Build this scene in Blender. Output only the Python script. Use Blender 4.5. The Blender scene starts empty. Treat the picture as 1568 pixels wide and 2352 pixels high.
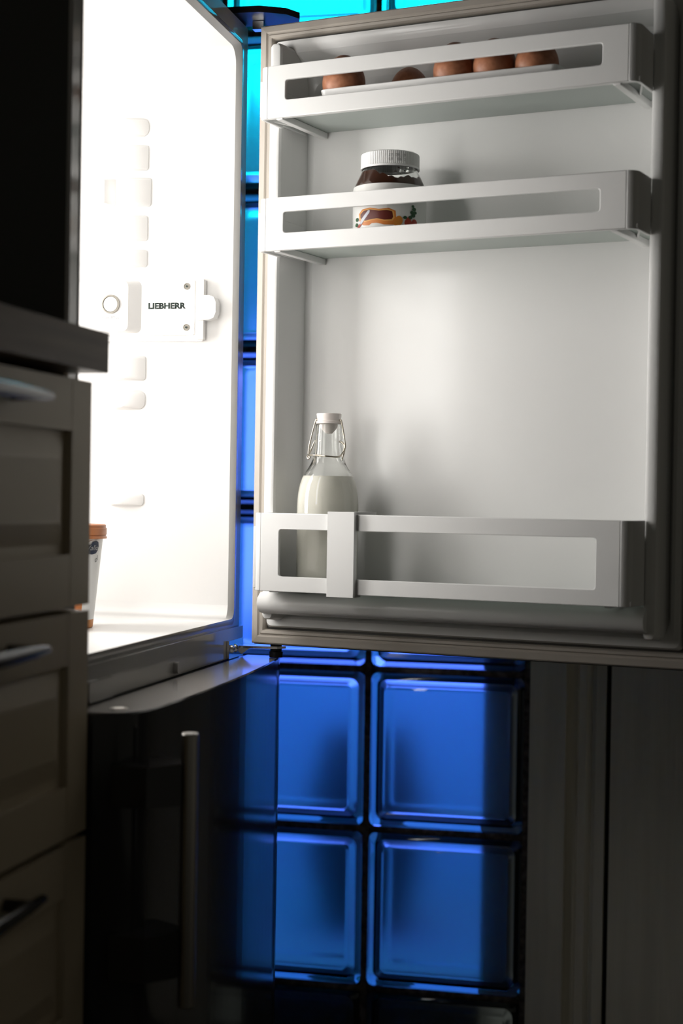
import bpy, bmesh, math, random
from mathutils import Vector, Matrix
random.seed(7)
S = bpy.context.scene
COL = S.collection
PI = math.pi

# ------------------------------------------------------------------ camera
cam_d = bpy.data.cameras.new('camera'); cam = bpy.data.objects.new('camera', cam_d); COL.objects.link(cam)
CR = Vector((0.97538993, 0.21989802, 0.01610411)); CU = Vector((-0.01772099, 0.00538214, 0.99982848)); CF = Vector((-0.21977363, 0.97550802, -0.00914649))
m = Matrix.Identity(4)
for i in range(3):
    m[i][0] = CR[i]; m[i][1] = CU[i]; m[i][2] = -CF[i]
m[0][3], m[1][3], m[2][3] = 0.5781, -1.984, 0.8694
cam.matrix_world = m
cam_d.sensor_fit = 'HORIZONTAL'; cam_d.sensor_width = 24.0; cam_d.lens = 3750.0 / 1568.0 * 24.0
cam_d.clip_start = 0.05; cam_d.clip_end = 50
cam_d.dof.use_dof = True; cam_d.dof.focus_distance = 1.98; cam_d.dof.aperture_fstop = 4.0
S.camera = cam

# ------------------------------------------------------------------ world, exposure, lights
S.view_settings.view_transform = 'Standard'; S.view_settings.look = 'None'
S.view_settings.exposure = 0.22; S.view_settings.gamma = 1.0; S.view_settings.use_curve_mapping = False
w = bpy.data.worlds.new('world'); S.world = w; w.use_nodes = True
bg = w.node_tree.nodes['Background']; bg.inputs[0].default_value = (1.0, 0.95, 0.80, 1); bg.inputs[1].default_value = 0.05

def area(name, loc, target, sx, sy, power, col):
    l = bpy.data.lights.new(name, 'AREA'); l.shape = 'RECTANGLE'; l.size = sx; l.size_y = sy; l.energy = power; l.color = col
    o = bpy.data.objects.new(name, l); COL.objects.link(o); o.location = loc
    o.rotation_euler = (Vector(target) - Vector(loc)).to_track_quat('-Z', 'Y').to_euler()
    return o
# coloured lamps and added fills in the room behind the glass blocks
area('cyan_lamp', (-0.30, 1.40, 1.98), (-0.30, 0.0, 1.85), 1.0, 0.90, 20, (0.001, 0.52, 0.72))
area('blue_lamp', (-0.14, 1.40, 0.90), (-0.14, 0.0, 0.90), 0.72, 0.56, 2.8, (0.10, 0.17, 1.0))
area('low_blue_fill', (-0.20, 0.74, 1.02), (-0.20, 1.42, 0.30), 0.80, 0.10, 4.6, (0.0, 0.13, 1.0))  # fill added to turn the lower back wall deep blue
area('edge_fill', (0.165, 0.735, 1.10), (0.165, 0.600, 0.30), 0.12, 0.06, 1.3, (0.20, 0.22, 1.0))  # fill added to brighten the bottom edges of the right-hand blocks
# the lamp column on the refrigerator's back wall
fl = area('refrigerator_light', (-0.482, -0.286, 1.11), (0.0, -0.286, 1.11), 0.18, 0.54, 3.1, (1.0, 0.975, 0.945))
area('refrigerator_fill_light', (-0.105, -0.5285, 1.14), (-0.105, 0.0, 1.14), 0.07, 0.50, 0.55, (1.0, 0.975, 0.945))  # unseen fill added to even out the light on the door panel
fl.data.spread = math.radians(150)

# ------------------------------------------------------------------ materials
def mat(name, col, rough=0.5, metal=0.0, spec=0.5, trans=0.0, ior=1.45, emit=None, noise=None, bump=None, coat=0.0):
    M = bpy.data.materials.new(name); M.use_nodes = True
    nt = M.node_tree; b = nt.nodes['Principled BSDF']
    b.inputs['Base Color'].default_value = (*col, 1); b.inputs['Roughness'].default_value = rough
    b.inputs['Metallic'].default_value = metal; b.inputs['Specular IOR Level'].default_value = spec
    b.inputs['Transmission Weight'].default_value = trans; b.inputs['IOR'].default_value = ior
    b.inputs['Coat Weight'].default_value = coat
    if emit:
        b.inputs['Emission Color'].default_value = (*emit[0], 1); b.inputs['Emission Strength'].default_value = emit[1]
    if noise or bump:
        tc = nt.nodes.new('ShaderNodeTexCoord'); mp = nt.nodes.new('ShaderNodeMapping'); nz = nt.nodes.new('ShaderNodeTexNoise')
        nt.links.new(tc.outputs['Object'], mp.inputs[0]); nt.links.new(mp.outputs[0], nz.inputs[0])
        src = noise or bump
        mp.inputs['Scale'].default_value = src['scale']; nz.inputs['Scale'].default_value = 1.0; nz.inputs['Detail'].default_value = src.get('detail', 4)
        if noise:
            r = nt.nodes.new('ShaderNodeValToRGB'); nt.links.new(nz.outputs[0], r.inputs[0])
            r.color_ramp.elements[0].position = noise.get('lo', 0.35); r.color_ramp.elements[1].position = noise.get('hi', 0.65)
            r.color_ramp.elements[0].color = (*noise['c0'], 1); r.color_ramp.elements[1].color = (*noise['c1'], 1)
            nt.links.new(r.outputs[0], b.inputs['Base Color'])
        if bump:
            bp = nt.nodes.new('ShaderNodeBump'); bp.inputs['Strength'].default_value = bump['k']; bp.inputs['Distance'].default_value = bump.get('d', 0.002)
            nt.links.new(nz.outputs[0], bp.inputs['Height']); nt.links.new(bp.outputs[0], b.inputs['Normal'])
    return M

def glass(name, col, rough, ior=1.48, bump=None):
    M = bpy.data.materials.new(name); M.use_nodes = True; nt = M.node_tree
    nt.nodes.clear(); o = nt.nodes.new('ShaderNodeOutputMaterial'); g = nt.nodes.new('ShaderNodeBsdfGlass')
    g.inputs['Color'].default_value = (*col, 1); g.inputs['Roughness'].default_value = rough; g.inputs['IOR'].default_value = ior
    nt.links.new(g.outputs[0], o.inputs[0])
    if bump:
        tc = nt.nodes.new('ShaderNodeTexCoord'); nz = nt.nodes.new('ShaderNodeTexNoise'); nz.inputs['Scale'].default_value = bump[0]
        nt.links.new(tc.outputs['Object'], nz.inputs[0])
        bp = nt.nodes.new('ShaderNodeBump'); bp.inputs['Strength'].default_value = bump[1]; bp.inputs['Distance'].default_value = 0.002
        nt.links.new(nz.outputs[0], bp.inputs['Height']); nt.links.new(bp.outputs[0], g.inputs['Normal'])
    return M

def frosted(name, col, mix, rough):
    M = bpy.data.materials.new(name); M.use_nodes = True; nt = M.node_tree
    b = nt.nodes['Principled BSDF']; b.inputs['Base Color'].default_value = (*col, 1); b.inputs['Roughness'].default_value = rough
    t = nt.nodes.new('ShaderNodeBsdfTranslucent'); t.inputs[0].default_value = (*col, 1)
    mx = nt.nodes.new('ShaderNodeMixShader'); mx.inputs[0].default_value = mix
    nt.links.new(b.outputs[0], mx.inputs[1]); nt.links.new(t.outputs[0], mx.inputs[2]); nt.links.new(mx.outputs[0], nt.nodes['Material Output'].inputs[0])
    return M

M = {}
M['liner'] = mat('white_liner', (0.81, 0.80, 0.785), 0.35)
M['panel'] = mat('door_liner_plastic', (0.84, 0.84, 0.83), 0.15, spec=0.32)
M['bin'] = mat('bin_plastic', (0.80, 0.80, 0.79), 0.38)
M['binfloor'] = frosted('bin_floor_plastic', (0.72, 0.77, 0.74), 0.45, 0.25)
M['gasket'] = mat('gasket_rubber', (0.46, 0.42, 0.37), 0.55)
M['silver'] = mat('silver_lacquer', (0.14, 0.14, 0.135), 0.22, metal=0.2, spec=0.5)
M['front'] = mat('silver_front_lacquer', (0.03, 0.03, 0.032), 0.10, metal=0.0, spec=0.5)
M['frame'] = mat('frame_lacquer', (0.33, 0.315, 0.30), 0.12, spec=1.0)
M['chrome'] = mat('chrome', (0.75, 0.75, 0.78), 0.12, metal=1.0)
M['steel'] = mat('brushed_steel', (0.42, 0.40, 0.37), 0.28, metal=1.0)
M['wire'] = mat('steel_wire', (0.55, 0.50, 0.42), 0.22, metal=1.0)
M['black'] = mat('black_plastic', (0.01, 0.01, 0.012), 0.35)
M['ink'] = mat('dark_print', (0.015, 0.03, 0.025), 0.6)
M['greyink'] = mat('grey_print', (0.35, 0.35, 0.35), 0.6)
M['ring'] = mat('ring_grey_plastic', (0.30, 0.28, 0.24), 0.4)  # one even grey-brown for knob ring and panel screws
M['white'] = mat('white_plastic', (0.85, 0.85, 0.84), 0.35)
M['mortar'] = mat('mortar', (0.12, 0.10, 0.085), 0.95, noise=dict(scale=(90, 90, 90), c0=(0.06, 0.05, 0.045), c1=(0.18, 0.15, 0.13)), bump=dict(scale=(90, 90, 90), k=0.8, d=0.003))
M['block'] = glass('block_glass', (0.93, 0.97, 0.98), 0.02, 1.5, (14, 0.08))
M['cavity'] = glass('block_inner_glass', (0.95, 0.98, 1.0), 0.30, 1.5, (30, 0.10))
M['edgecoat'] = mat('block_edge_coating', (0.75, 0.78, 0.80), 0.6)
M['clear'] = glass('bottle_glass', (0.985, 0.99, 0.985), 0.0, 1.45)
M['painted'] = mat('painted_wood', (0.80, 0.77, 0.67), 0.5, noise=dict(scale=(60, 60, 3.0), c0=(0.74, 0.71, 0.62), c1=(0.83, 0.80, 0.70)), bump=dict(scale=(60, 60, 3.0), k=0.7, d=0.004))
M['cream'] = mat('cream_drawer_paint', (0.42, 0.350, 0.245), 0.45, spec=0.35)
M['oak'] = mat('oak_worktop', (0.16, 0.11, 0.06), 0.35, noise=dict(scale=(30, 3, 60), c0=(0.050, 0.030, 0.015), c1=(0.130, 0.082, 0.042), lo=0.3, hi=0.7), spec=0.08)
M['handle'] = mat('dark_nickel', (0.07, 0.07, 0.07), 0.13, metal=1.0)
M['wall'] = mat('wall_paint', (0.30, 0.29, 0.27), 0.85)
M['floor'] = mat('floor_boards', (0.06, 0.045, 0.03), 0.5, noise=dict(scale=(4, 40, 4), c0=(0.045, 0.03, 0.02), c1=(0.075, 0.055, 0.035)))
M['alcove'] = mat('alcove_plaster', (0.75, 0.75, 0.75), 0.9)
M['slab'] = mat('stone_slab', (0.30, 0.30, 0.30), 0.8)
M['dark'] = mat('dark_shade', (0.03, 0.03, 0.03), 0.9)  # near-black standing in for shade in the door gap and bottom blocks
M['pot'] = mat('dark_standin_pot', (0.05, 0.05, 0.055), 0.7)
M['egg'] = mat('brown_eggshell', (0.42, 0.17, 0.085), 0.45, noise=dict(scale=(160, 160, 160), c0=(0.36, 0.14, 0.07), c1=(0.46, 0.20, 0.105)))
M['milk'] = mat('milk', (0.95, 0.93, 0.84), 0.35)
M['stopper'] = mat('white_stopper', (0.85, 0.78, 0.74), 0.35)
M['cocoa'] = mat('cocoa_spread', (0.075, 0.022, 0.008), 0.3)
M['label'] = mat('label_paper', (0.80, 0.80, 0.78), 0.4)
M['bread'] = mat('print_bread', (0.62, 0.20, 0.035), 0.45); M['crust'] = mat('print_crumb', (0.72, 0.38, 0.10), 0.45)
M['spread'] = mat('print_spread', (0.10, 0.012, 0.006), 0.4); M['blade'] = mat('print_blade', (0.50, 0.52, 0.58), 0.4)
M['red'] = mat('print_red', (0.40, 0.035, 0.01), 0.45); M['green'] = mat('print_green', (0.02, 0.09, 0.03), 0.5)
M['hazel'] = mat('print_hazelnut', (0.60, 0.22, 0.03), 0.45)
M['orange'] = mat('orange_plastic', (0.55, 0.19, 0.06), 0.4); M['navy'] = mat('navy_print', (0.010, 0.022, 0.055), 0.5)
M['lamp'] = mat('lamp_cover', (0.9, 0.9, 0.88), 0.4, emit=((1.0, 0.965, 0.92), 1.0))

# ------------------------------------------------------------------ helpers
def link(name, me, mats, parent=None, smooth=None):
    if not isinstance(mats, (list, tuple)): mats = [mats]
    for x in mats: me.materials.append(M[x])
    o = bpy.data.objects.new(name, me); COL.objects.link(o)
    if parent is not None: o.parent = parent
    if smooth is not None:
        for p in me.polygons: p.use_smooth = True
        me.set_sharp_from_angle(angle=math.radians(smooth))
        for p in me.polygons: p.use_smooth = p.area < 0.008
    return o
def obj(name, bm, mats, parent=None, smooth=35, bevel=0.0, seg=2):
    if bevel > 0:
        ed = [e for e in bm.edges if len(e.link_faces) == 2 and e.calc_face_angle(0) > 0.6]
        if ed: bmesh.ops.bevel(bm, geom=ed, offset=bevel, segments=seg, profile=0.5, affect='EDGES', clamp_overlap=True)
    bmesh.ops.recalc_face_normals(bm, faces=bm.faces[:])
    me = bpy.data.meshes.new(name); bm.to_mesh(me); bm.free()
    return link(name, me, mats, parent, smooth)
def box(bm, x0, x1, y0, y1, z0, z1, mi=0):
    v = [bm.verts.new((x, y, z)) for x in (x0, x1) for y in (y0, y1) for z in (z0, z1)]
    for f in ((0, 1, 3, 2), (4, 6, 7, 5), (0, 4, 5, 1), (2, 3, 7, 6), (0, 2, 6, 4), (1, 5, 7, 3)):
        bm.faces.new([v[i] for i in f]).material_index = mi
def boxo(name, d, mats, parent=None, bevel=0.0, seg=2):
    bm = bmesh.new(); box(bm, *d); return obj(name, bm, mats, parent, 35, bevel, seg)
def lathe(bm, prof, n=48, cx=0, cy=0, cz=0, mi=0, closed=False):
    rings = []
    for r, z in prof:
        if r < 1e-6: rings.append([bm.verts.new((cx, cy, cz + z))])
        else: rings.append([bm.verts.new((cx + r * math.cos(2 * PI * k / n), cy + r * math.sin(2 * PI * k / n), cz + z)) for k in range(n)])
    for a, b in zip(rings[:-1], rings[1:]):
        for k in range(n):
            q = [a[k % len(a)], a[(k + 1) % len(a)], b[(k + 1) % len(b)], b[k % len(b)]]
            u = []
            for x in q:
                if x not in u: u.append(x)
            if len(u) >= 3: bm.faces.new(u).material_index = mi
def tube(bm, pts, r, n=10, closed=False):
    P = [Vector(p) for p in pts]; rings = []; up = Vector((0.123, 0.31, 0.94)).normalized()
    N = len(P); prev = None
    for i in range(N):
        if closed: t = (P[(i + 1) % N] - P[i - 1]).normalized()
        else: t = (P[min(i + 1, N - 1)] - P[max(i - 1, 0)]).normalized()
        a = prev if prev is not None else up
        a = (a - t * a.dot(t))
        if a.length < 1e-4: a = t.orthogonal()
        a.normalize(); prev = a; b = t.cross(a)
        rings.append([bm.verts.new(P[i] + (a * math.cos(2 * PI * k / n) + b * math.sin(2 * PI * k / n)) * r) for k in range(n)])
    for i in range(N if closed else N - 1):
        A, B = rings[i], rings[(i + 1) % N]
        for k in range(n): bm.faces.new((A[k], A[(k + 1) % n], B[(k + 1) % n], B[k]))
    if not closed: bm.faces.new(rings[0][::-1]); bm.faces.new(rings[-1])
def smooth_path(pts, n=6):
    P = [Vector(p) for p in pts]; out = []
    for i in range(len(P) - 1):
        p0, p1, p2, p3 = P[max(i - 1, 0)], P[i], P[i + 1], P[min(i + 2, len(P) - 1)]
        for k in range(n):
            t = k / n
            out.append(0.5 * ((2 * p1) + (p2 - p0) * t + (2 * p0 - 5 * p1 + 4 * p2 - p3) * t * t + (3 * p1 - p0 - 3 * p2 + p3) * t ** 3))
    out.append(P[-1]); return out
def rrect(a0, a1, b0, b1, r, n=5):
    out = []
    for cx, cy, s in ((a1 - r, b1 - r, 0), (a0 + r, b1 - r, 1), (a0 + r, b0 + r, 2), (a1 - r, b0 + r, 3)):
        for k in range(n + 1):
            t = (s + k / n) * PI / 2; out.append((cx + r * math.cos(t), cy + r * math.sin(t)))
    return out
def loft(bm, loops, cap0=False, cap1=False, mi=0):
    R = [[bm.verts.new(p) for p in L] for L in loops]
    for A, B in zip(R[:-1], R[1:]):
        n = len(A)
        for k in range(n): bm.faces.new((A[k], A[(k + 1) % n], B[(k + 1) % n], B[k])).material_index = mi
    if cap0: bm.faces.new(R[0][::-1]).material_index = mi
    if cap1: bm.faces.new(R[-1]).material_index = mi
    return R
def prism(bm, poly, f0, f1, mi=0):          # poly of 2D points; f0, f1 map a 2D point to the two 3D ends
    loft(bm, [[f0(p) for p in poly], [f1(p) for p in poly]], True, True, mi)
def plate_hole(bm, outer, inner, f0, f1, mi=0):   # plate with one hole, real thickness
    for f in (f0, f1):
        vo = [bm.verts.new(f(p)) for p in outer]; vi = [bm.verts.new(f(p)) for p in inner]
        ed = [bm.edges.new((L[i], L[(i + 1) % len(L)])) for L in (vo, vi) for i in range(len(L))]
        res = bmesh.ops.triangle_fill(bm, edges=ed, use_beauty=True)
        for g in res['geom']:
            if isinstance(g, bmesh.types.BMFace): g.material_index = mi
        if f is f0: a = (vo, vi)
        else: b = (vo, vi)
    for A, B in zip(a, b):
        n = len(A)
        for k in range(n): bm.faces.new((A[k], A[(k + 1) % n], B[(k + 1) % n], B[k])).material_index = mi
def props(o, label=None, cat=None, group=None, kind=None):
    if label: o['label'] = label
    if cat: o['category'] = cat
    if group: o['group'] = group
    if kind: o['kind'] = kind
    return o
def empty(name, loc=(0, 0, 0), rz=0):
    o = bpy.data.objects.new(name, None); COL.objects.link(o); o.location = loc; o.rotation_euler = (0, 0, rz); o.empty_display_size = 0.05
    return o
def struct(name, bm_or_d, mats, bevel=0.0):
    o = boxo(name, bm_or_d, mats, None, bevel) if isinstance(bm_or_d, tuple) else obj(name, bm_or_d, mats, None, 35, bevel)
    return props(o, kind='structure')
def text_mesh(txt, size, sx=1.0, offset=0.0, shear=0.0, align='CENTER'):
    c = bpy.data.curves.new('txt', 'FONT'); c.body = txt; c.size = size; c.align_x = align; c.align_y = 'CENTER'; c.offset = offset; c.shear = shear; c.resolution_u = 3
    t = bpy.data.objects.new('txt', c); COL.objects.link(t)
    dg = bpy.context.evaluated_depsgraph_get(); me = bpy.data.meshes.new_from_object(t.evaluated_get(dg))
    bm = bmesh.new(); bm.from_mesh(me); bpy.data.objects.remove(t); bpy.data.meshes.remove(me); bpy.data.curves.remove(c)
    for v in bm.verts: v.co.x *= sx
    return bm
def thicken(bm, f):   # flat 2D mesh -> thin solid along the map f(x, y, h)
    geo = bmesh.ops.extrude_face_region(bm, geom=bm.faces[:])
    top = [g for g in geo['geom'] if isinstance(g, bmesh.types.BMVert)]; ts = set(top)
    for v in bm.verts: v.co = Vector(f(v.co.x, v.co.y, 1 if v in ts else 0))
def wrap_poly(bm, poly, f, mi=0, cuts=2):
    b = bmesh.new(); vs = [b.verts.new((x, y, 0)) for x, y in poly]
    b.faces.new(vs); bmesh.ops.triangulate(b, faces=b.faces[:]); bmesh.ops.subdivide_edges(b, edges=b.edges[:], cuts=cuts, use_grid_fill=True)
    mp = {v: bm.verts.new(f(v.co.x, v.co.y)) for v in b.verts}
    for fc in b.faces: bm.faces.new([mp[v] for v in fc.verts]).material_index = mi
    b.free()

# ------------------------------------------------------------------ the setting
YW = 0.508           # kitchen face of the glass block wall
PB = 0.25            # block pitch
XM = 0.0623; ZM = 0.6012
struct('floor', (-0.72, 2.4, -4.2, YW + 0.08, -0.05, 0.0), 'floor')
struct('ceiling', (-0.72, 2.4, -4.2, YW + 0.08, 2.5, 2.55), 'wall')
struct('wall_left', (-0.80, -0.695, -4.2, YW + 0.09, 0.0, 2.5), 'wall')
# glass block wall: mortar grid + blocks
X0 = XM - 3 * PB - 0.005; XR = XM + PB + 0.004
bm = bmesh.new()
ROWS = [ZM + PB * k for k in range(-2, 7)]       # joint heights
for k in range(-3, 1):
    box(bm, XM + PB * k - 0.005, XM + PB * k + 0.005, YW + 0.006, YW + 0.076, 0.0, 2.5)
box(bm, XM + PB - 0.005, XR, YW + 0.003, YW + 0.078, 0.0, 2.5)
for z in ROWS:
    for k in range(-3, 1):
        box(bm, XM + PB * k + 0.005, XM + PB * (k + 1) - 0.005, YW + 0.006, YW + 0.076, z - 0.005, z + 0.005)
box(bm, X0, XR, YW + 0.0, YW + 0.08, ROWS[-1] + 0.246, 2.5)
wall_back = struct('wall_back', bm, 'mortar')
def block_mesh(h=0.24):
    bm = bmesh.new(); s = 0.12; t = h / 2
    L = []
    def lp(ins, y, r): return [(a, y, b) for a, b in rrect(-s + ins, s - ins, -t + ins, t - ins, r, 4)]
    # outer skin: back to front, with a raised rim and a slightly sunk face
    loft(bm, [lp(0.026, 0.077, .006), lp(0.022, 0.0745, .008), lp(0.012, 0.080, .010), lp(0.004, 0.078, .010), lp(0.0, 0.073, .011), lp(0.0, 0.007, .011), lp(0.004, 0.002, .010),
              lp(0.012, 0.000, .010), lp(0.0185, 0.0012, .009), lp(0.0215, 0.0026, .008), lp(0.025, 0.0012, .006)], True, True, 0)
    for f in bm.faces:
        c = f.calc_center_median()
        if 0.02 < c.y < 0.06 and (abs(c.x) > s - .005 or abs(c.z) > t - .005): f.material_index = 2
    bmesh.ops.recalc_face_normals(bm, faces=bm.faces[:])
    b2 = bmesh.new()
    loft(b2, [lp(0.020, 0.068, .012), lp(0.012, 0.065, .012), lp(0.009, 0.058, .012), lp(0.009, 0.022, .012), lp(0.012, 0.015, .012), lp(0.020, 0.012, .012)], True, True, 1)
    bmesh.ops.recalc_face_normals(b2, faces=b2.faces[:]); bmesh.ops.reverse_faces(b2, faces=b2.faces[:])
    mp = {v: bm.verts.new(v.co) for v in b2.verts}
    for f in b2.faces: bm.faces.new([mp[v] for v in f.verts]).material_index = 1
    b2.free()
    me = bpy.data.meshes.new('glass_block'); bm.to_mesh(me); bm.free()
    me.materials.append(M['block']); me.materials.append(M['cavity']); me.materials.append(M['edgecoat'])
    for p in me.polygons: p.use_smooth = True
    me.set_sharp_from_angle(angle=math.radians(40))
    for p in me.polygons: p.use_smooth = p.area < 0.004
    return me
bme = block_mesh()
for i, z in enumerate(ROWS):
    for k in range(-3, 1):
        o = bpy.data.objects.new('glass_block', bme); COL.objects.link(o); o.parent = wall_back
        o.location = (XM + PB * (k + 0.5), YW, z + PB / 2)
low = block_mesh(0.09); low.materials[2] = M['dark']  # bottom row edges coloured dark so the blocks look unlit
for k in range(-3, 1):
    o = bpy.data.objects.new('glass_block', low); COL.objects.link(o); o.parent = wall_back
    o.location = (XM + PB * (k + 0.5), YW, ROWS[0] - 0.005 - 0.045)
# room behind the blocks
YB = YW + 0.082
struct('wall_alcove_back', (-1.0, 0.6, 1.42, 1.50, 0.1, 2.55), 'alcove')
struct('wall_alcove_left', (-1.08, -1.0, YB, 1.50, 0.1, 2.55), 'alcove')
struct('wall_alcove_right', (0.236, 0.30, YB, 1.42, 0.1, 2.55), 'alcove')
struct('floor_alcove', (-1.0, 0.236, YB, 1.42, -0.02, 0.1), 'slab')
struct('ceiling_alcove', (-1.0, 0.236, YB, 1.42, 2.55, 2.6), 'alcove')
pot = props(empty('standin_pot', (-0.02, 0.92, 0.1)), 'dark rounded pot added as a stand-in for blurred dark areas behind the lower glass blocks', 'pot')  # made-up pot giving the dark blur behind the lower blocks
bm = bmesh.new(); lathe(bm, [(0, 0), (.070, 0), (.092, .06), (.108, .15), (.104, .23), (.084, .31), (.080, .325), (.088, .34), (.080, .345), (.072, .325), (.0, .31)], 40); obj('standin_body', bm, 'pot', pot, 50)
# door casing and plain door to the right of the blocks
bm = bmesh.new()
box(bm, 0.3175, 0.372, YW - 0.012, YW + 0.07, 0.0, 2.2)
struct('trim_1', bm, 'painted', 0.002)
bm = bmesh.new()
prism(bm, [(0.3722, YW + 0.012), (0.388, YW + 0.012), (0.390, YW + 0.005), (0.402, YW + 0.004), (0.410, YW + 0.014), (0.416, YW + 0.004), (0.431, YW + 0.004), (0.431, YW + 0.06), (0.3722, YW + 0.06)],
      lambda p: (p[0], p[1], 0.0), lambda p: (p[0], p[1], 2.2))
struct('trim_2', bm, 'painted')
bm = bmesh.new(); box(bm, 0.4385, 1.24, YW + 0.004, YW + 0.044, 0.008, 2.14)
door_room = struct('door_1', bm, 'painted', 0.002)
struct('gap_shade', (0.4312, 0.4383, YW + 0.03, YW + 0.06, 0.0, 2.2), 'dark')  # strip in the door gap, its shade put into the colour
struct('trim_4', (0.4385, 1.245, YW - 0.01, YW + 0.07, 2.145, 2.2), 'painted', 0.002)
bm = bmesh.new(); box(bm, 0.3175, 1.245, YW, YW + 0.07, 2.2, 2.5); box(bm, 1.245, 2.4, YW, YW + 0.07, 0, 2.5)
struct('wall_right', bm, 'wall')

# ------------------------------------------------------------------ refrigerator
FR = props(empty('refrigerator', (0, 0, 0)), 'silver refrigerator with open upper door, glowing white inside', 'refrigerator')
Y0, Y1, ZT, ZS = -0.575, 0.005, 1.461, 0.667
def yz(x, y0, y1, z0, z1, r): return [(x, a, b) for a, b in rrect(y0, y1, z0, z1, r, 5)]
bm = bmesh.new()
loft(bm, [yz(-0.60, Y0, Y1, ZS, ZT, .004), yz(-0.003, Y0, Y1, ZS, ZT, .004), yz(0.0, Y0 + .003, Y1 - .003, ZS + .003, ZT - .003, .004),
          yz(0.0, -0.553, -0.017, 0.7075, 1.437, .012)], True, False)
loft(bm, [yz(-0.60, Y0, Y1, 0.03, ZS - .001, .004), yz(0.0, Y0, Y1, 0.03, ZS - .001, .004)], True, True)
for f in bm.faces:
    if f.calc_center_median().x > -0.0035 and f.calc_center_median().z > 0.6: f.material_index = 1
obj('cabinet_body', bm, ['silver', 'frame'], FR)
bm = bmesh.new()   # flange round the opening + tub
loft(bm, [yz(0.0, -0.553, -0.017, 0.7075, 1.437, .012), yz(0.0010, -0.5515, -0.0185, 0.7095, 1.4355, .012), yz(0.0010, -0.549, -0.024, 0.7155, 1.430, .012)], mi=1)
loft(bm, [yz(0.0010, -0.549, -0.024, 0.7155, 1.430, .012), yz(-0.0010, -0.5465, -0.0285, 0.7140, 1.4280, .014), yz(-0.0045, -0.5435, -0.0335, 0.7125, 1.4230, .020), yz(-0.46, -0.536, -0.036, 0.712, 1.410, .025), yz(-0.50, -0.51, -0.06, 0.74, 1.385, .02)], cap1=True)
obj('inner_liner', bm, ['liner', 'frame'], FR, 50)
# cross rail between the compartments
bm = bmesh.new(); box(bm, 0.0005, 0.005, Y0 + .004, Y1 - .002, 0.6686, 0.7050)
obj('cross_rail', bm, 'frame', FR, 35, 0.0012)
bm = bmesh.new(); prism(bm, rrect(-0.2715, -0.2605, 0.6715, 0.6845, 0.005), lambda p: (0.005, *p), lambda p: (0.0105, *p)); obj('rail_plug', bm, 'frame', FR, 35, 0.001)
bm = bmesh.new(); prism(bm, rrect(-0.53, -0.464, 0.6695, 0.690, 0.004), lambda p: (0.005, *p), lambda p: (0.009, *p)); obj('rail_plate', bm, 'frame', FR, 35, 0.001)
# lamp column on the back wall
bm = bmesh.new(); prism(bm, rrect(-0.376, -0.196, 0.84, 1.38, 0.015), lambda p: (-0.502, *p), lambda p: (-0.4835, *p)); obj('lamp_cover', bm, 'lamp', FR, 35, 0.003)
bm = bmesh.new(); prism(bm, rrect(-0.150, -0.060, 0.88, 1.40, 0.012), lambda p: (p[0], -0.543, p[1]), lambda p: (p[0], -0.530, p[1])); obj('fill_light_cover', bm, 'lamp', FR, 35, 0.003)  # cover made up for the added fill light
# shelf rails on the far side wall
WY = -0.0345
def rail(z0, z1, x0=-0.157, x1=-0.137, x2=-0.1165, dp=0.013, rt=0.004, rb=0.004, par=None, name='shelf_rail'):
    bm = bmesh.new()
    base = rrect(x0 - .006, x2, z0 - .002, z1 + .002, max(rt, rb), 5); top = rrect(x0, x1, z0, z1, max(rt, rb), 5)
    loft(bm, [[(a, WY + .004, b) for a, b in base], [(a, WY - .001, b) for a, b in base], [(a, WY - dp, b) for a, b in top]], True, True)
    return obj(name, bm, 'liner', par or FR, 40, 0.002 if name == 'shelf_rail' else 0)
rail(1.3200, 1.3390, rt=.009); rail(1.2775, 1.3050)
r3 = rail(1.2320, 1.2640, x0=-0.150, x2=-0.1125, dp=0.016); rail(1.2340, 1.2640, x0=-0.178, x1=-0.170, x2=-0.160, dp=0.013, rt=.002, rb=.002, par=r3, name='rail_stop')
rail(1.1890, 1.2170); rail(1.1560, 1.1740); rail(1.0140, 1.0410); rail(0.9775, 0.9975, rt=.009, rb=.009); rail(0.8560, 0.8680, dp=0.010, rt=.0055)
# control panel
bm = bmesh.new()
prism(bm, rrect(-0.30, -0.040, 1.0605, 1.1385, 0.003), lambda p: (p[0], WY + .004, p[1]), lambda p: (p[0], WY - .005, p[1]))
prism(bm, rrect(-0.29, -0.051, 1.068, 1.1365, 0.002), lambda p: (p[0], WY - .004, p[1]), lambda p: (p[0], WY - .0075, p[1]))
cp = obj('control_panel', bm, 'liner', FR, 35, 0.0008)
bm = bmesh.new()
loft(bm, [[(a, WY - .006, b) for a, b in rrect(-0.295, -0.1185, 1.0705, 1.1365, .007)], [(a, WY - .018, b) for a, b in rrect(-0.29, -0.1345, 1.0725, 1.1345, .007)]], True, True)
obj('knob_housing', bm, 'liner', cp, 40, 0.002)
bm = bmesh.new(); lathe(bm, [(0, .0), (.0118, .0), (.0118, .002), (.0102, .0024), (.0098, .0008), (.0094, .0008)], 40)
for v in bm.verts: v.co = Vector((-0.157 + v.co.x, WY - .018 - v.co.z, 1.106 + v.co.y))
obj('knob_ring', bm, 'ring', cp)
bm = bmesh.new(); lathe(bm, [(.0094, .0), (.0094, .0018), (.0088, .0024), (0, .0024)], 40)
for v in bm.verts: v.co = Vector((-0.157 + v.co.x, WY - .0175 - v.co.z, 1.106 + v.co.y))
obj('control_knob', bm, 'liner', cp)
bm = text_mesh('CoolPlus', 0.0052, 1.15); thicken(bm, lambda x, y, h: (-0.157 + x, WY - .018 - .0002 * h, 1.0895 + y)); obj('knob_caption', bm, 'greyink', cp, None)
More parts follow.
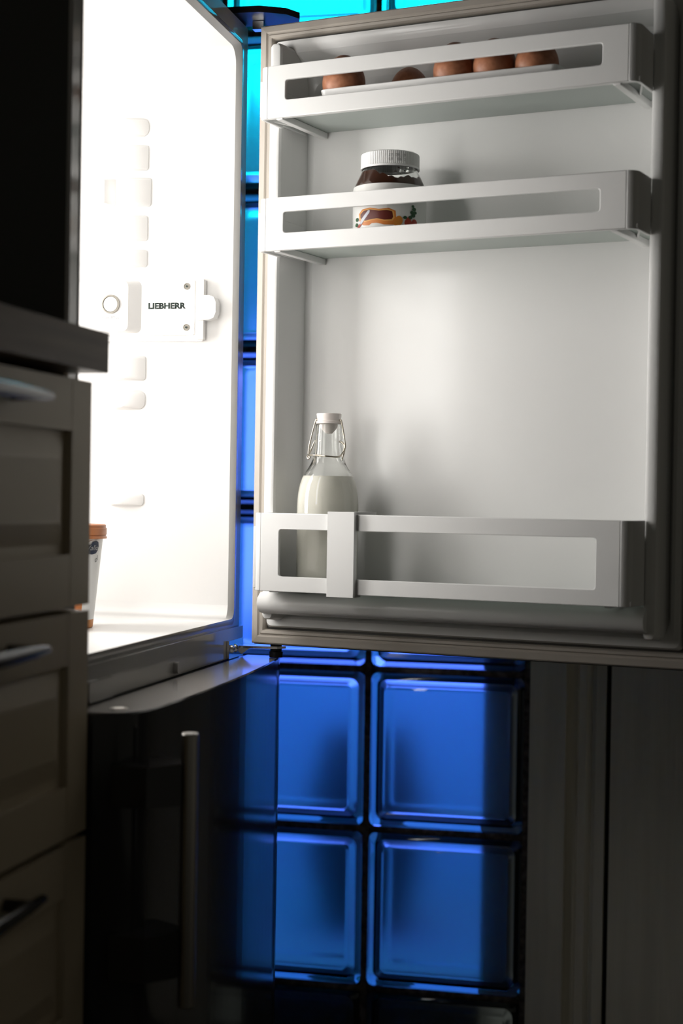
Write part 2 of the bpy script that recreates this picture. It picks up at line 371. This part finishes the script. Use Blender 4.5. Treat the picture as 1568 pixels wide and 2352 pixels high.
bm = text_mesh('LIEBHERR', 0.0100, 1.30, 0.00040); thicken(bm, lambda x, y, h: (-0.0868 + x, WY - .0075 - .0003 * h, 1.1042 + y))
xs = [v.co.x for v in bm.verts]; k = 0.0490 / (max(xs) - min(xs)); cx = (max(xs) + min(xs)) / 2
for v in bm.verts: v.co.x = -0.0868 + (v.co.x - cx) * k
props(obj('panel_lettering', bm, 'ink', cp, None), 'black bold capital lettering')
for z in (1.1285, 1.0775):
    bm = bmesh.new(); lathe(bm, [(0, 0), (.0042, 0), (.0042, .0007), (.0034, .0009), (.0030, .0003), (.0012, .0005), (.0012, .0009), (0, .0009)], 24)
    for v in bm.verts: v.co = Vector((-0.0612 + v.co.x, WY - .0075 - v.co.z, z + v.co.y))
    sc = obj('panel_screw', bm, 'ring', cp)
    bm = bmesh.new(); lathe(bm, [(.0013, 0), (.0013, .0006), (0, .0006)], 12)
    for v in bm.verts: v.co = Vector((-0.0612 + v.co.x, WY - .0083 - v.co.z, z + v.co.y))
    obj('screw_slot', bm, 'ink', cp)
boxo('switch_strip', (-0.0475, -0.0385, WY - .010, WY + .002, 1.0625, 1.1365), 'liner', cp, 0.0012)
bm = bmesh.new()
prism(bm, [(-.0455, 1.0860), (-.0300, 1.0860), (-.0235, 1.0885), (-.0208, 1.0950), (-.0208, 1.1075), (-.0235, 1.1140), (-.0300, 1.1162), (-.0455, 1.1162)], lambda p: (p[0], WY + .002, p[1]), lambda p: (p[0], WY - .0165, p[1]))
obj('light_switch', bm, 'white', cp, 35, 0.0018)
# freezer door, closed
FO = [(0.011, -0.5745), (0.030, -0.5745), (0.050, -0.5690), (0.062, -0.5590), (0.0695, -0.5400), (0.0725, -0.5150), (0.0745, -0.4600), (0.0752, -0.3900), (0.0745, -0.3200), (0.0715, -0.2100), (0.0668, -0.1200), (0.0605, -0.0400), (0.0555, -0.0020), (0.052, 0.0045), (0.011, 0.0045)]
fo = [Vector((*p, 0)) for p in FO]
fr = smooth_path(fo[1:14], 4); plan = [(0.011, -0.5745)] + [(p.x, p.y) for p in fr] + [(0.011, 0.0045)]
bm = bmesh.new()
loft(bm, [[(a, b, 0.09) for a, b in plan], [(a, b, 0.6665) for a, b in plan], [(a if a < .012 else a - .0012, b * .998, 0.668) for a, b in plan]], True, True)
for f in bm.faces:
    if f.calc_center_median().z > 0.6675: f.material_index = 1
fd = obj('freezer_door', bm, ['front', 'frame'], FR, 30)
bm = bmesh.new(); lathe(bm, [(0, 0), (.0085, 0), (.0085, .0008), (.0055, .0008), (.0045, .0002), (0, .0002)], 24, .043, -.541, .668); obj('hinge_cap', bm, 'steel', fd)
boxo('gasket_strip', (0.0055, 0.0108, -0.565, -0.005, 0.10, 0.660), 'gasket', fd)
HB = (0.1135, -0.543)
bm = bmesh.new(); lathe(bm, [(0, 0.395), (.0072, .395), (.0080, .396), (.0080, .648), (.0072, .649), (0, .649)], 32, *HB); obj('handle_bar', bm, 'steel', fd)
for za, zb in ((0.583, 0.621), (0.424, 0.466)):
    bm = bmesh.new()
    prism(bm, [(0.050, -0.5785), (0.084, -0.5785), (0.1085, -0.5520), (0.1085, -0.5340), (0.098, -0.5260), (0.073, -0.5120), (0.066, -0.5450)], lambda p: (*p, za), lambda p: (*p, zb))
    obj('handle_bracket', bm, 'front', fd, 30, 0.002)
# hinges
bm = bmesh.new(); box(bm, 0.0055, 0.0085, -0.068, -0.006, 0.668, 0.691)
prism(bm, [(0.0085, -0.030), (0.0085, -0.004), (0.058, -0.006), (0.066, -0.014), (0.058, -0.026)], lambda p: (*p, 0.6795), lambda p: (*p, 0.6825))
prism(bm, [(0.0085, 0.6825), (0.026, 0.6825), (0.016, 0.676), (0.0085, 0.670)], lambda p: (p[0], -0.012, p[1]), lambda p: (p[0], -0.009, p[1]))
hb = obj('hinge_bracket', bm, 'chrome', FR, 35, 0.0008)
for y in (-0.056, -0.040):
    bm = bmesh.new(); lathe(bm, [(0, .0035), (.003, .003), (.0052, .0012), (.0056, 0)], 20)
    for v in bm.verts: v.co = Vector((0.0085 + v.co.z, y + v.co.x, 0.6805 + v.co.y))
    obj('hinge_screw', bm, 'chrome', hb)
bm = bmesh.new(); lathe(bm, [(0, 0.6685), (.0085, .6685), (.0085, .6755), (.0072, .6765), (.0072, .6855), (0, .6855)], 24, .054, -.016); obj('hinge_pin', bm, 'black', hb)
bm = bmesh.new()
prism(bm, [(-0.035, -0.055), (0.030, -0.055), (0.060, -0.040), (0.072, -0.018), (0.066, 0.004), (-0.035, 0.004)], lambda p: (*p, 1.4612), lambda p: (*p, 1.4690)); obj('hinge_cover', bm, 'black', FR, 35, 0.003)
bm = bmesh.new(); box(bm, 0.012, 0.026, -0.020, -0.008, 1.4505, 1.4605)
obj('hinge_arm', bm, 'chrome', FR, 35, 0.001)

# upper door, open: local x runs from the hinge to the free edge, local y away from the food side
DU, DB, DT = 0.562, 0.686, 1.448
DOOR = None
bm = bmesh.new()
prof = [(0.0, 0.0), (DU, 0.0), (DU, 0.030), (DU - .012, 0.046), (DU * .75, 0.060), (DU * .5, 0.064), (DU * .25, 0.060), (0.012, 0.048), (0.0, 0.035)]
prism(bm, prof, lambda p: (*p, DB), lambda p: (*p, DT))
bmesh.ops.delete(bm, geom=[f for f in bm.faces if abs(f.calc_center_median().y) < 1e-6], context='FACES')
ra = [bm.verts.new(p) for p in ((0, 0, DB), (DU, 0, DB), (DU, 0, DT), (0, 0, DT))]; rb = [bm.verts.new(p) for p in ((.024, 0, .710), (.538, 0, .710), (.538, 0, 1.424), (.024, 0, 1.424))]
for i in range(4): bm.faces.new((ra[i], ra[(i + 1) % 4], rb[(i + 1) % 4], rb[i]))
bmesh.ops.remove_doubles(bm, verts=bm.verts[:], dist=1e-6)
DOOR = obj('refrigerator_door', bm, 'silver', FR, 30, 0.001)
DOOR.location = (0.0301, -0.0355, 0); DOOR.rotation_euler = (0, 0, -math.radians(90 - 75.755))
def uz(w, u0, u1, z0, z1, r): return [(a, -w, b) for a, b in rrect(u0, u1, z0, z1, r, 5)]
bm = bmesh.new()
def gk(i, w, r): return uz(w, 0.0015 + i, DU - .0015 - i, DB + .0015 + i, DT - .0015 - i, r)
loft(bm, [gk(0, -.001, .001), gk(.0005, .008, .001), gk(.002, .0095, .001), gk(.009, .0105, .001), gk(.0105, .0085, .001), gk(.012, .0085, .001), gk(.0135, .0105, .001), gk(.0165, .010, .001), gk(.018, .006, .001), gk(.018, -.001, .001)])
obj('gasket', bm, 'gasket', DOOR, 30)
bm = bmesh.new()
loft(bm, [uz(-.001, .0225, .5395, .7085, 1.4255, .004), uz(.006, .0225, .5395, .7085, 1.4255, .004), uz(.0115, .0245, .5375, .7110, 1.4235, .006), uz(.0115, .030, .532, .7200, 1.418, .010), uz(.004, .036, .526, .7250, 1.410, .012), uz(-.020, .044, .515, .7320, 1.398, .014),
          uz(-.028, .050, .509, .7400, 1.388, .014), uz(-.030, .058, .500, .7480, 1.380, .012)], False, True)
# raised pillars left and right, raised roll at the bottom
for u0, u1 in ((.0315, .0470), (.5035, .5190)):
    loft(bm, [uz(-.029, u0 - .004, u1 + .003, .716, 1.4165, .006), uz(.010, u0 - .002, u1 + .0015, .718, 1.4160, .006), uz(.033, u0, u1, .7200, 1.4150, .006), uz(.037, u0 + .0015, u1 - .0015, .7215, 1.4135, .005), uz(.0382, u0 + .004, u1 - .004, .724, 1.411, .003)], False, True)
roll = [(-.029, .756), (.030, .7555), (.046, .7530), (.0525, .7470), (.0540, .7410), (.0525, .7345), (.0465, .7295), (.036, .7270), (.024, .7268), (-.02, .7270)]
prism(bm, roll, lambda p: (.0345, -p[0], p[1]), lambda p: (.5095, -p[0], p[1]))
lin = obj('door_liner', bm, 'panel', DOOR, 40)
# door bins
def make_bin(name, z0, z1, wz0, wz1, label, wu0=.0830, wu1=.4655):
    bm = bmesh.new(); W = .0905; T = .0048; uL, uR = .0480, .5060; R = .0115
    plate_hole(bm, [(uL + R, z0), (uR - R, z0), (uR - R, z1), (uL + R, z1)], rrect(wu0, wu1, wz0, wz1, .0035, 4), lambda p: (p[0], -W, p[1]), lambda p: (p[0], -W + T, p[1]))
    for side in (0, 1):     # rounded corner + side wall, real thickness
        cx = (uL + R) if side == 0 else (uR - R); s = -1 if side == 0 else 1
        out, inn = [], []
        for k in range(7):
            t = k / 6 * PI / 2
            out.append((cx + s * R * math.sin(t), W - R + R * math.cos(t))); inn.append((cx + s * (R - T * .9) * math.sin(t), W - R + (R - T * .9) * math.cos(t)))
        e = uL if side == 0 else uR
        out.append((e, .0385)); inn.append((e - s * T * .9, .0385))
        poly = out + inn[::-1]
        prism(bm, poly, lambda p: (p[0], -p[1], z0), lambda p: (p[0], -p[1], z1))
        # inner return running back along the pillar to the panel
        a = .0480 if side == 0 else .5025; b = a + s * -.004
        prism(bm, [(a, .0875), (b, .0875), (b, -.020), (a, -.020)] if True else [], lambda p: (p[0], -p[1], z0 + .003), lambda p: (p[0], -p[1], z1 - .016))
        # carrier rib under the end of the floor and a slanted fin in the open channel
        g0 = .0690 if side == 0 else .4765; g1 = g0 + .0085
        prism(bm, [(g0, .0857), (g1, .0857), (g1, -.0285), (g0, -.0285)], lambda p: (p[0], -p[1], z0 - .0015), lambda p: (p[0], -p[1], z0 + .006))
        h0 = .0690 if side == 0 else .4850; h1 = .0520 if side == 0 else .5015
        prism(bm, [(h0, .020), (h0, .013), (h1, .060), (h1, .067)], lambda p: (p[0], -p[1], z0 + .002), lambda p: (p[0], -p[1], z0 + .014))
    box(bm, .0480, .5060, -.0857, -.0800, z0 + .0005, z0 + .006)
    # floor sheet
    prism(bm, [(.0520, .0858), (.5020, .0858), (.5020, -.0285), (.0520, -.0285)], lambda p: (p[0], -p[1], z0 + .0062), lambda p: (p[0], -p[1], z0 + .0088), 1)
    o = obj(name, bm, ['bin', 'binfloor'], DOOR, 35)
    o['label'] = label
    bv = o.modifiers.new('edge', 'BEVEL'); bv.width = 0.0008; bv.segments = 2; bv.limit_method = 'ANGLE'; bv.angle_limit = math.radians(50)
    return o
make_bin('door_bin', 1.3105, 1.3715, 1.3305, 1.3540, 'top bin with the eggs')
make_bin('door_bin', 1.1560, 1.2175, 1.1758, 1.2003, 'middle bin with the jar')
make_bin('door_bin', 0.7580, 0.8495, 0.7757, 0.8307, 'deep bottom bin with the bottle', .0838, .4675)
# bottle holder clip on the bottom bin
bm = bmesh.new()
box(bm, .1510, .1850, -.0975, -.0915, .7552, .8525)
box(bm, .1815, .1850, -.0915, -.0895, .7552, .8525)
box(bm, .1650, .1850, -.0925, -.0400, .8500, .8525); box(bm, .1815, .1850, -.0925, -.0400, .8440, .8525); box(bm, .1510, .1850, -.0925, -.0780, .7552, .7575)
obj('bottle_clip', bm, 'bin', DOOR, 35, 0.0008)

# ------------------------------------------------------------------ things in the door
RZ = -math.radians(90 - 75.755)
DD = Vector((math.cos(RZ), math.sin(RZ), 0)); DN = Vector((math.sin(RZ), -math.cos(RZ), 0)); HH = Vector((0.0301, -0.0355, 0))
def dpos(u, w_, z): return HH + DD * u + DN * w_ + Vector((0, 0, z))
# egg tray
tray = props(empty('egg_tray', dpos(0.267, 0.033, 1.3195), RZ), 'white plastic egg tray standing in the top door bin', 'egg tray')
EU = [0.141, 0.189, 0.237, 0.284, 0.332, 0.379]
bm = bmesh.new(); hw = .1455; hd = .047
outer = [[(a, b, z) for a, b in rrect(-hw + i, hw - i, -hd + i, hd - i, .008, 4)] for z, i in ((0.0, .004), (.0205, .0), (.0215, .0015), (.0205, .0025), (.004, .0055))]
loft(bm, outer, True, True)
obj('tray_shell', bm, 'white', tray, 40)
for r_ in range(2):
    for u in EU:
        bm = bmesh.new(); lathe(bm, [(.0235, .0), (.0235, .006), (.0222, .0135), (.0205, .0135), (.0195, .004), (.0195, 0.0)], 24, u - 0.267, (-1 if r_ == 0 else 1) * 0.0235, .0040)
        obj('egg_cup', bm, 'white', tray, 40)
def egg(loc, rz, tilt, h, r, label):
    bm = bmesh.new(); pr = []
    for k in range(25):
        t = PI * k / 24; z = -math.cos(t); rr = math.sin(t) * (1 - 0.13 * z); pr.append((max(rr * r, 0 if k in (0, 24) else 1e-5), (z + 1) * h / 2))
    pr[0] = (0, 0); pr[-1] = (0, h)
    lathe(bm, pr, 40); o = obj('egg', bm, 'egg', None, 180); o.location = loc; o.rotation_euler = (tilt, 0, rz)
    return props(o, label, 'egg', 'brown eggs in the egg tray')
ez = 1.3195 + .0055
egg(dpos(0.1415, .0555, ez), .3, .03, .0590, .0250, 'brown egg at the left end of the egg tray, lit pale on its left')
egg(dpos(0.2050, .0090, ez), 1.1, -.03, .050, .0232, 'dark shaded brown egg in the back row of the tray')
egg(dpos(0.2815, .0555, ez), .8, .02, .0585, .0243, 'brown egg in the middle of the tray, leftmost of three neighbours')
egg(dpos(0.3305, .0555, ez), 2.1, -.02, .0575, .0242, 'brown egg between two other eggs in the tray')
egg(dpos(0.3790, .0555, ez), 1.4, .02, .0525, .0240, 'brown egg at the right end of the egg tray')

# jar of cocoa spread
JZ = 1.1650
jar = props(empty('spread_jar', dpos(0.1915, .0310, JZ), RZ), 'glass jar of chocolate spread with white ribbed lid in the middle bin', 'jar'); jar.scale = (1, 1, 0.925)
JR = .0425
po = [(0, 0), (.034, 0), (.040, .0025), (JR, .008), (JR, .064), (.0418, .0685), (.0400, .0735), (.0335, .0885), (.0322, .0915), (.0315, .0935), (.0315, .1060)]
pi_ = [(.0292, .1060), (.0292, .0935), (.0305, .0890), (.0372, .0735), (.0392, .0680), (.0400, .062), (.0400, .009), (.036, .004), (0, .0035)]
bm = bmesh.new(); lathe(bm, po + pi_, 56); obj('jar_glass', bm, 'clear', jar, 60)
bm = bmesh.new()
pr = [(0, .0036), (.0365, .0030), (.0410, .0090), (.0410, .0622), (.0402, .0685), (.0382, .0733)]
lathe(bm, pr, 64)
# ragged upper rim of the spread clinging to the shoulder
top = [v for v in bm.verts if abs(v.co.z - .0733) < 1e-5]
top.sort(key=lambda v: math.atan2(v.co.y, v.co.x))
ring1, ring2 = [], []
for i, v in enumerate(top):
    a = math.atan2(v.co.y, v.co.x); d = math.cos(a + 2.5)     # higher on the left side
    zz = .0815 + .0014 * math.sin(9 * a) + .0012 * math.sin(23 * a + 1) - .004 * max(0, math.cos(a + 1.35)) + .0125 * max(0, d - .25) / .55
    zz = min(zz, .0883); rr = .0382 + (.0314 - .0382) * (zz - .0733) / (.089 - .0733) - .0002
    ring1.append(bm.verts.new((rr * math.cos(a), rr * math.sin(a), zz))); ring2.append(bm.verts.new(((rr - .004) * math.cos(a), (rr - .004) * math.sin(a), zz - .004)))
n = len(top)
for i in range(n):
    j = (i + 1) % n
    bm.faces.new((top[i], top[j], ring1[j], ring1[i])); bm.faces.new((ring1[i], ring1[j], ring2[j], ring2[i]))
bm.faces.new(ring2); obj('spread', bm, 'cocoa', jar, 50)
for k in range(16):
    a = random.uniform(-2.4, -0.5); z = random.uniform(.078, .0905); t = (z - .0735) / (.0885 - .0735); rr = .0372 + (.0305 - .0372) * min(t, 1) - .0001
    bm = bmesh.new(); s = random.uniform(.0006, .0016)
    wrap_poly(bm, [(s * math.cos(q) * random.uniform(.8, 1.6), s * math.sin(q) * .6) for q in [i * PI / 4 for i in range(8)]], lambda x, y: ((rr) * math.cos(a + x / rr), rr * math.sin(a + x / rr), z + y), 0, 0)
    obj('spread_fleck', bm, 'cocoa', jar, None)
bm = bmesh.new(); lathe(bm, [(JR + .0001, .0085), (JR + .0004, .0085), (JR + .0004, .0640), (.0423, .0690), (.0419, .0690), (JR + .0001, .0635)], 72); lab = obj('paper_label', bm, 'label', jar, 60)
def onjar(cu, cz, lift):      # label drawing: x to the right, y up, metres on the label
    rr = JR + .0004 + lift
    return lambda x, y: (rr * math.sin((x + cu) / JR), -rr * math.cos((x + cu) / JR), y + cz)
def decal(name, poly, lift, mt, cu=.0045, cz=.0):
    poly = [(x * 1.12, .0225 + (y - .0205) * 1.18) for x, y in poly]
    bm = bmesh.new(); wrap_poly(bm, poly, onjar(cu, cz, lift), 0, 3); obj(name, bm, mt, lab, None)
decal('bread_print', [(-.0225, .0225), (-.0210, .0190), (-.0160, .0165), (-.0090, .0160), (-.0055, .0180), (.0000, .0180), (.0080, .0160), (.0180, .0160), (.0200, .0200), (.0190, .0305), (.0120, .0335), (.0020, .0325), (-.0080, .0345), (-.0180, .0335), (-.0235, .0290)], .00015, 'bread')
decal('crumb_print', [(-.0225, .0240), (-.0190, .0208), (-.0130, .0200), (-.0055, .0212), (.0000, .0218), (.0080, .0200), (.0160, .0202), (.0180, .0230), (.0170, .0300), (.0110, .0322), (.0020, .0315), (-.0080, .0335), (-.0170, .0325), (-.0220, .0285)], .0003, 'crust')
decal('spread_print', [(-.0205, .0250), (-.0180, .0222), (-.0130, .0212), (-.0055, .0222), (.0000, .0226), (.0080, .0210), (.0150, .0215), (.0165, .0240), (.0155, .0300), (.0100, .0312), (.0020, .0307), (-.0080, .0325), (-.0160, .0316), (-.0205, .0285)], .00045, 'spread')
decal('blade_print', [(-.0215, .0185), (-.0185, .0178), (-.0085, .0290), (-.0078, .0315), (-.0100, .0318), (-.0215, .0205)], .0006, 'blade')
decal('knife_handle_print', [(-.0300, .0105), (-.0270, .0095), (-.0185, .0178), (-.0215, .0190)], .0006, 'red')
for cx, cz, rr in ((.0225, .0205, .0050), (.0195, .0175, .0030)):
    decal('hazelnut_print', [(cx + rr * .8 * math.cos(i * PI / 6), cz + rr * math.sin(i * PI / 6)) for i in range(12)], .0006, 'hazel')
for cx, cz, rr in ((.0325, .0185, .0048), (.0400, .0190, .0042), (.0330, .0215, .0030)):
    decal('berry_print', [(cx + rr * .9 * math.cos(i * PI / 6), cz + rr * math.sin(i * PI / 6)) for i in range(12)], .0007, 'red')
for cx, cz, rr in ((-.0262, .0235, .0026), (-.0270, .0180, .0026), (.0290, .0240, .0022), (.0385, .0270, .0028), (.0370, .0300, .0024), (.0410, .0300, .0022), (.0395, .0335, .0026), (.0380, .0365, .0018), (.0350, .0245, .0024)):
    decal('leaf_print', [(cx + rr * math.cos(i * PI / 5), cz + rr * .8 * math.sin(i * PI / 5)) for i in range(10)], .0007, 'green')
for i in range(8):
    bm = bmesh.new(); zc = .0135 + i * .0024; wl = random.uniform(.0055, .0085)
    wrap_poly(bm, [(-wl / 2, -.0003), (wl / 2, -.0003), (wl / 2, .0003), (-wl / 2, .0003)], onjar(-.0440, zc, .0003), 0, 3); obj('small_print', bm, 'greyink', lab, None)
# lid
lid_r = .0338
bm = bmesh.new(); nrib = 90; prof = [(0, .0), (.0, 0)]
rings = []
def ringv(rf, z): return [bm.verts.new((rf(k) * math.cos(2 * PI * k / (nrib * 2)), rf(k) * math.sin(2 * PI * k / (nrib * 2)), z)) for k in range(nrib * 2)]
rib = lambda k: lid_r + (.0003 if k % 2 == 0 else -.0003)
L = [ringv(lambda k: .0330, .0925), ringv(lambda k: lid_r + .0006, .0925), ringv(lambda k: lid_r + .0006, .0945), ringv(rib, .0952), ringv(rib, .1098), ringv(lambda k: lid_r, .1108), ringv(lambda k: lid_r - .0018, .1122), ringv(lambda k: lid_r - .005, .1125)]
for A, B in zip(L[:-1], L[1:]):
    for k in range(nrib * 2): bm.faces.new((A[k], A[(k + 1) % (nrib * 2)], B[(k + 1) % (nrib * 2)], B[k]))
bm.faces.new(L[-1])
lid = obj('lid', bm, 'white', jar, 25)
for r_ in range(2):
    bm = bmesh.new()
    for k, t in enumerate('27.09.19' if r_ == 0 else 'L4  06 2'):
        if t == ' ': continue
        b = text_mesh(t, .0052, 0.8)
        c0 = (k - 3.5) * .0026
        def fm(x, y, h, c0=c0, r_=r_):
            a = (x + c0 + .0230) / lid_r; rr = lid_r + .0004 + .0002 * h
            return (rr * math.sin(a), -rr * math.cos(a), .1052 - r_ * .0052 + y)
        thicken(b, fm); mp = {v: bm.verts.new(v.co) for v in b.verts}
        for f in b.faces: bm.faces.new([mp[v] for v in f.verts])
        b.free()
    obj('date_code', bm, 'greyink', lid, None)

# milk bottle
BZ = 0.7672
bot = props(empty('milk_bottle', dpos(0.1165, .0310, BZ), RZ), 'clear swing-top glass bottle of milk in the bottom door bin', 'bottle')
zo = BZ
def sz(z): return z - zo
OUT = [(0, 0), (.031, 0), (.0352, .002), (.0365, .006), (.0365, sz(.858)), (.0362, sz(.866)), (.0352, sz(.875)), (.0335, sz(.8835)), (.0308, sz(.8915)), (.0270, sz(.8985)), (.0232, sz(.9045)), (.0203, sz(.9100)), (.0186, sz(.9155)), (.0177, sz(.9215)), (.0172, sz(.930)), (.0168, sz(.9400)), (.0158, sz(.9485)), (.0158, sz(.9540)), (.0150, sz(.9555))]
INN = [(.0118, sz(.9555)), (.0125, sz(.9300)), (.0145, sz(.9155)), (.0180, sz(.9080)), (.0235, sz(.9010)), (.0280, sz(.8935)), (.0310, sz(.8840)), (.0329, sz(.8730)), (.0337, sz(.860)), (.0338, .010), (.031, .006), (0, .005)]
bm = bmesh.new(); lathe(bm, OUT + INN, 56); obj('bottle_glass', bm, 'clear', bot, 60)
bm = bmesh.new(); lathe(bm, [(0, .0052), (.0318, .0042), (.0350, .0085), (.0350, sz(.860)), (.0341, sz(.8735)), (.0321, sz(.8845)), (.0289, sz(.8938)), (0, sz(.8938))], 56); obj('milk', bm, 'milk', bot, 60)
bm = bmesh.new(); lathe(bm, [(0, sz(.9440)), (.004, sz(.9445)), (.0100, sz(.9510)), (.0110, sz(.9558)), (.0150, sz(.9562)), (.0152, sz(.9590)), (.0136, sz(.9600)), (.0150, sz(.9672)), (.0146, sz(.9682)), (0, sz(.9682))], 40); obj('stopper', bm, 'stopper', bot, 40)
def bw(px, py, w_=0.0): return ((px - 756) * .000545, -w_, sz(.914 + (1055 - py) * .00052))
bm = bmesh.new()
tube(bm, smooth_path([bw(742, 965), bw(727, 964), bw(722, 970), bw(709, 1020), bw(707, 1036), bw(709, 1046, .002), bw(713, 1051, .003), bw(709, 1054, .003), bw(706, 1049, .002), bw(709, 1044)], 6), .00105)
tube(bm, smooth_path([bw(770, 966), bw(782, 966), bw(787, 971), bw(796, 1020), bw(795, 1034), bw(792, 1046), bw(788, 1058)], 6), .00105)
tube(bm, smooth_path([bw(742, 965), bw(756, 965, .002), bw(770, 966)], 4), .00105)
obj('closure_wire', bm, 'wire', bot, 60)
bm = bmesh.new()
tube(bm, smooth_path([bw(734, 1013), bw(722, 1014), bw(717, 1024), bw(714, 1040, .004), (-.0205, -.012, sz(.9185)), (-.010, -.0196, sz(.9185)), (0, -.0208, sz(.9178)), (.010, -.0190, sz(.9170)), (.0185, -.010, sz(.9168)), bw(793, 1040, .002), bw(795, 1025), bw(788, 1016), bw(779, 1015)], 6), .00105)
obj('lever_wire', bm, 'wire', bot, 60)

# tub on the refrigerator floor
TX, TY, TZ = -0.163, -0.20, 0.7127
tub = props(empty('yogurt_tub', (TX, TY, TZ), 0), 'white tub with orange lid on the refrigerator floor behind the drawers', 'tub')
def tr(z): return .0425 + (.0530 - .0425) * z / .104
bm = bmesh.new(); lathe(bm, [(0, 0), (.0415, 0), (.0425, .001), (tr(.010), .010), (tr(.104), .104), (tr(.104) - .001, .104), (.041, .003), (0, .003)], 64)
for f in bm.faces:
    if f.calc_center_median().z < .0101: f.material_index = 1
obj('tub_body', bm, ['label', 'hazel'], tub, 50)
bm = bmesh.new(); lathe(bm, [(0, .1205), (.055, .1205), (.0562, .1195), (.0562, .1165), (.0572, .1160), (.0572, .1085), (.0562, .1080), (.0575, .1055), (.0575, .1040), (.0545, .1040), (.0545, .118), (0, .118)], 64); obj('tub_lid', bm, 'orange', tub, 40)
def ontub(ca, lift):
    def f(x, y):
        rr = tr(y) + .0003 + lift; a = ca + x / .05
        return (rr * math.sin(a), -rr * math.cos(a), y)
    return f
A0 = 0.93; A1 = 1.27
bm = bmesh.new(); wrap_poly(bm, [(-.075, .104), (-.075, .070), (-.035, .082), (-.012, .0905), (.003, .0985), (.016, .1025), (.03, .104)], ontub(A0, 0), 0, 4); obj('orange_band', bm, 'orange', tub, None)
bm = bmesh.new(); wrap_poly(bm, [(-.075, .060), (-.040, .050), (.008, .042), (.008, .020), (-.075, .016)], ontub(A0, 0), 0, 4); obj('orange_patch', bm, 'orange', tub, None)
bm = bmesh.new()
wrap_poly(bm, [(-.0125 * 1.0, .0945), (-.0130, .0895), (-.008, .0868), (.000, .0860), (.0075, .0872), (.0110, .0905), (.0125, .0955), (.0110, .1000), (.0060, .1020), (-.0010, .1005), (-.0030, .0975), (-.0085, .0975)], ontub(A1, .0002), 0, 3); obj('logo_print', bm, 'navy', tub, None)
bm = text_mesh('Valio', .0082, 1.25, 0, .25); g = ontub(A1, .0005)
thicken(bm, lambda x, y, h: g(x, .0935 + y)); obj('tub_lettering', bm, 'label', tub, None)
bm = text_mesh('ol', .0085, 1.1, 0, .3); g2 = ontub(A1, .0003)
for v in bm.verts:
    c, s_ = math.cos(.5), math.sin(.5); v.co.x, v.co.y = v.co.x * c - v.co.y * s_, v.co.x * s_ + v.co.y * c
thicken(bm, lambda x, y, h: g2(x + .0095, .0800 + y)); obj('tub_script', bm, 'ink', tub, None)

# ------------------------------------------------------------------ drawer cabinet and worktop
CY1 = -0.587; CY0 = -1.187; CXF = 0.030
CAB = props(empty('drawer_cabinet', (0, 0, 0)), 'cream painted drawer cabinet beside the refrigerator', 'cabinet')
bm = bmesh.new(); box(bm, -0.56, 0.0055, CY0, CY1, 0.10, 0.974); box(bm, -0.56, -0.05, CY0 + .01, CY1 - .01, 0.0, 0.10)
obj('carcass', bm, 'cream', CAB, 35, 0.0015)
def pipe_handle(z, par):
    bm = bmesh.new(); yc = (CY0 + CY1) / 2 - .0
    ya, yb = CY1 - .145, CY0 + .145
    n = 24; secs = []
    for k in range(n + 1):
        t = k / n; y = ya + (yb - ya) * t; bow = math.sin(PI * t); x = CXF + .020 + .006 * bow; hw = .0035 + .0035 * bow ** .5 if bow > 0 else .0035
        secs.append([(x + .0045 * math.cos(q), y, z + hw * math.sin(q)) for q in [2 * PI * i / 12 for i in range(12)]])
    loft(bm, secs, True, True)
    for yy in (ya - .030, yb + .030):
        tube(bm, [(CXF - .004, yy, z), (CXF + .010, yy, z), (CXF + .024, yy, z)], .0055, 14)
    return obj('handle', bm, 'handle', par, 60)
def drawer(z0, z1, label):
    st = .047; rl = .046; t = .022
    bm = bmesh.new()    # centre panel with a sunk field and a raised middle
    def L(ins, x): return [(x, a, b) for a, b in ((CY0 + st - .004 + ins, z0 + rl + .012 + ins - .004 - .008), (CY1 - st + .004 - ins, z0 + rl + .012 + ins - .004 - .008), (CY1 - st + .004 - ins, z1 - rl + .004 - ins), (CY0 + st - .004 + ins, z1 - rl + .004 - ins))]
    loft(bm, [L(0, CXF - t), L(0, CXF - .0065), L(.004, CXF - .0068), L(.009, CXF - .0065), L(.028, CXF - .0015), L(.031, CXF - .0015)], True, True)
    p = obj('drawer_front', bm, 'cream', CAB, 25); p['label'] = label
    zb = z0 + rl
    for (a, b, c, d, nm) in ((CY0 + .0015, CY0 + st, z0, z1, 'stile'), (CY1 - st, CY1 - .0015, z0, z1, 'stile'), (CY0 + st + .0014, CY1 - st - .0014, z0, zb, 'rail'), (CY0 + st + .0014, CY1 - st - .0014, z1 - rl, z1, 'rail')):
        boxo(nm, (CXF - t, CXF, a, b, c, d), 'cream', p, 0.003, 3)
    pipe_handle(z1 - .022, p)
drawer(0.7690, 0.9700, 'top drawer front'); drawer(0.5640, 0.7630, 'second drawer front'); drawer(0.3600, 0.5580, 'third drawer front'); drawer(0.1060, 0.3540, 'bottom drawer front')
bm = bmesh.new(); box(bm, -0.60, 0.0446, -1.205, -0.5855, 0.9780, 1.0142)
props(obj('worktop', bm, 'oak', None, 35, 0.004, 4), 'thick dark oak worktop slab lying on the drawer cabinet', 'worktop')
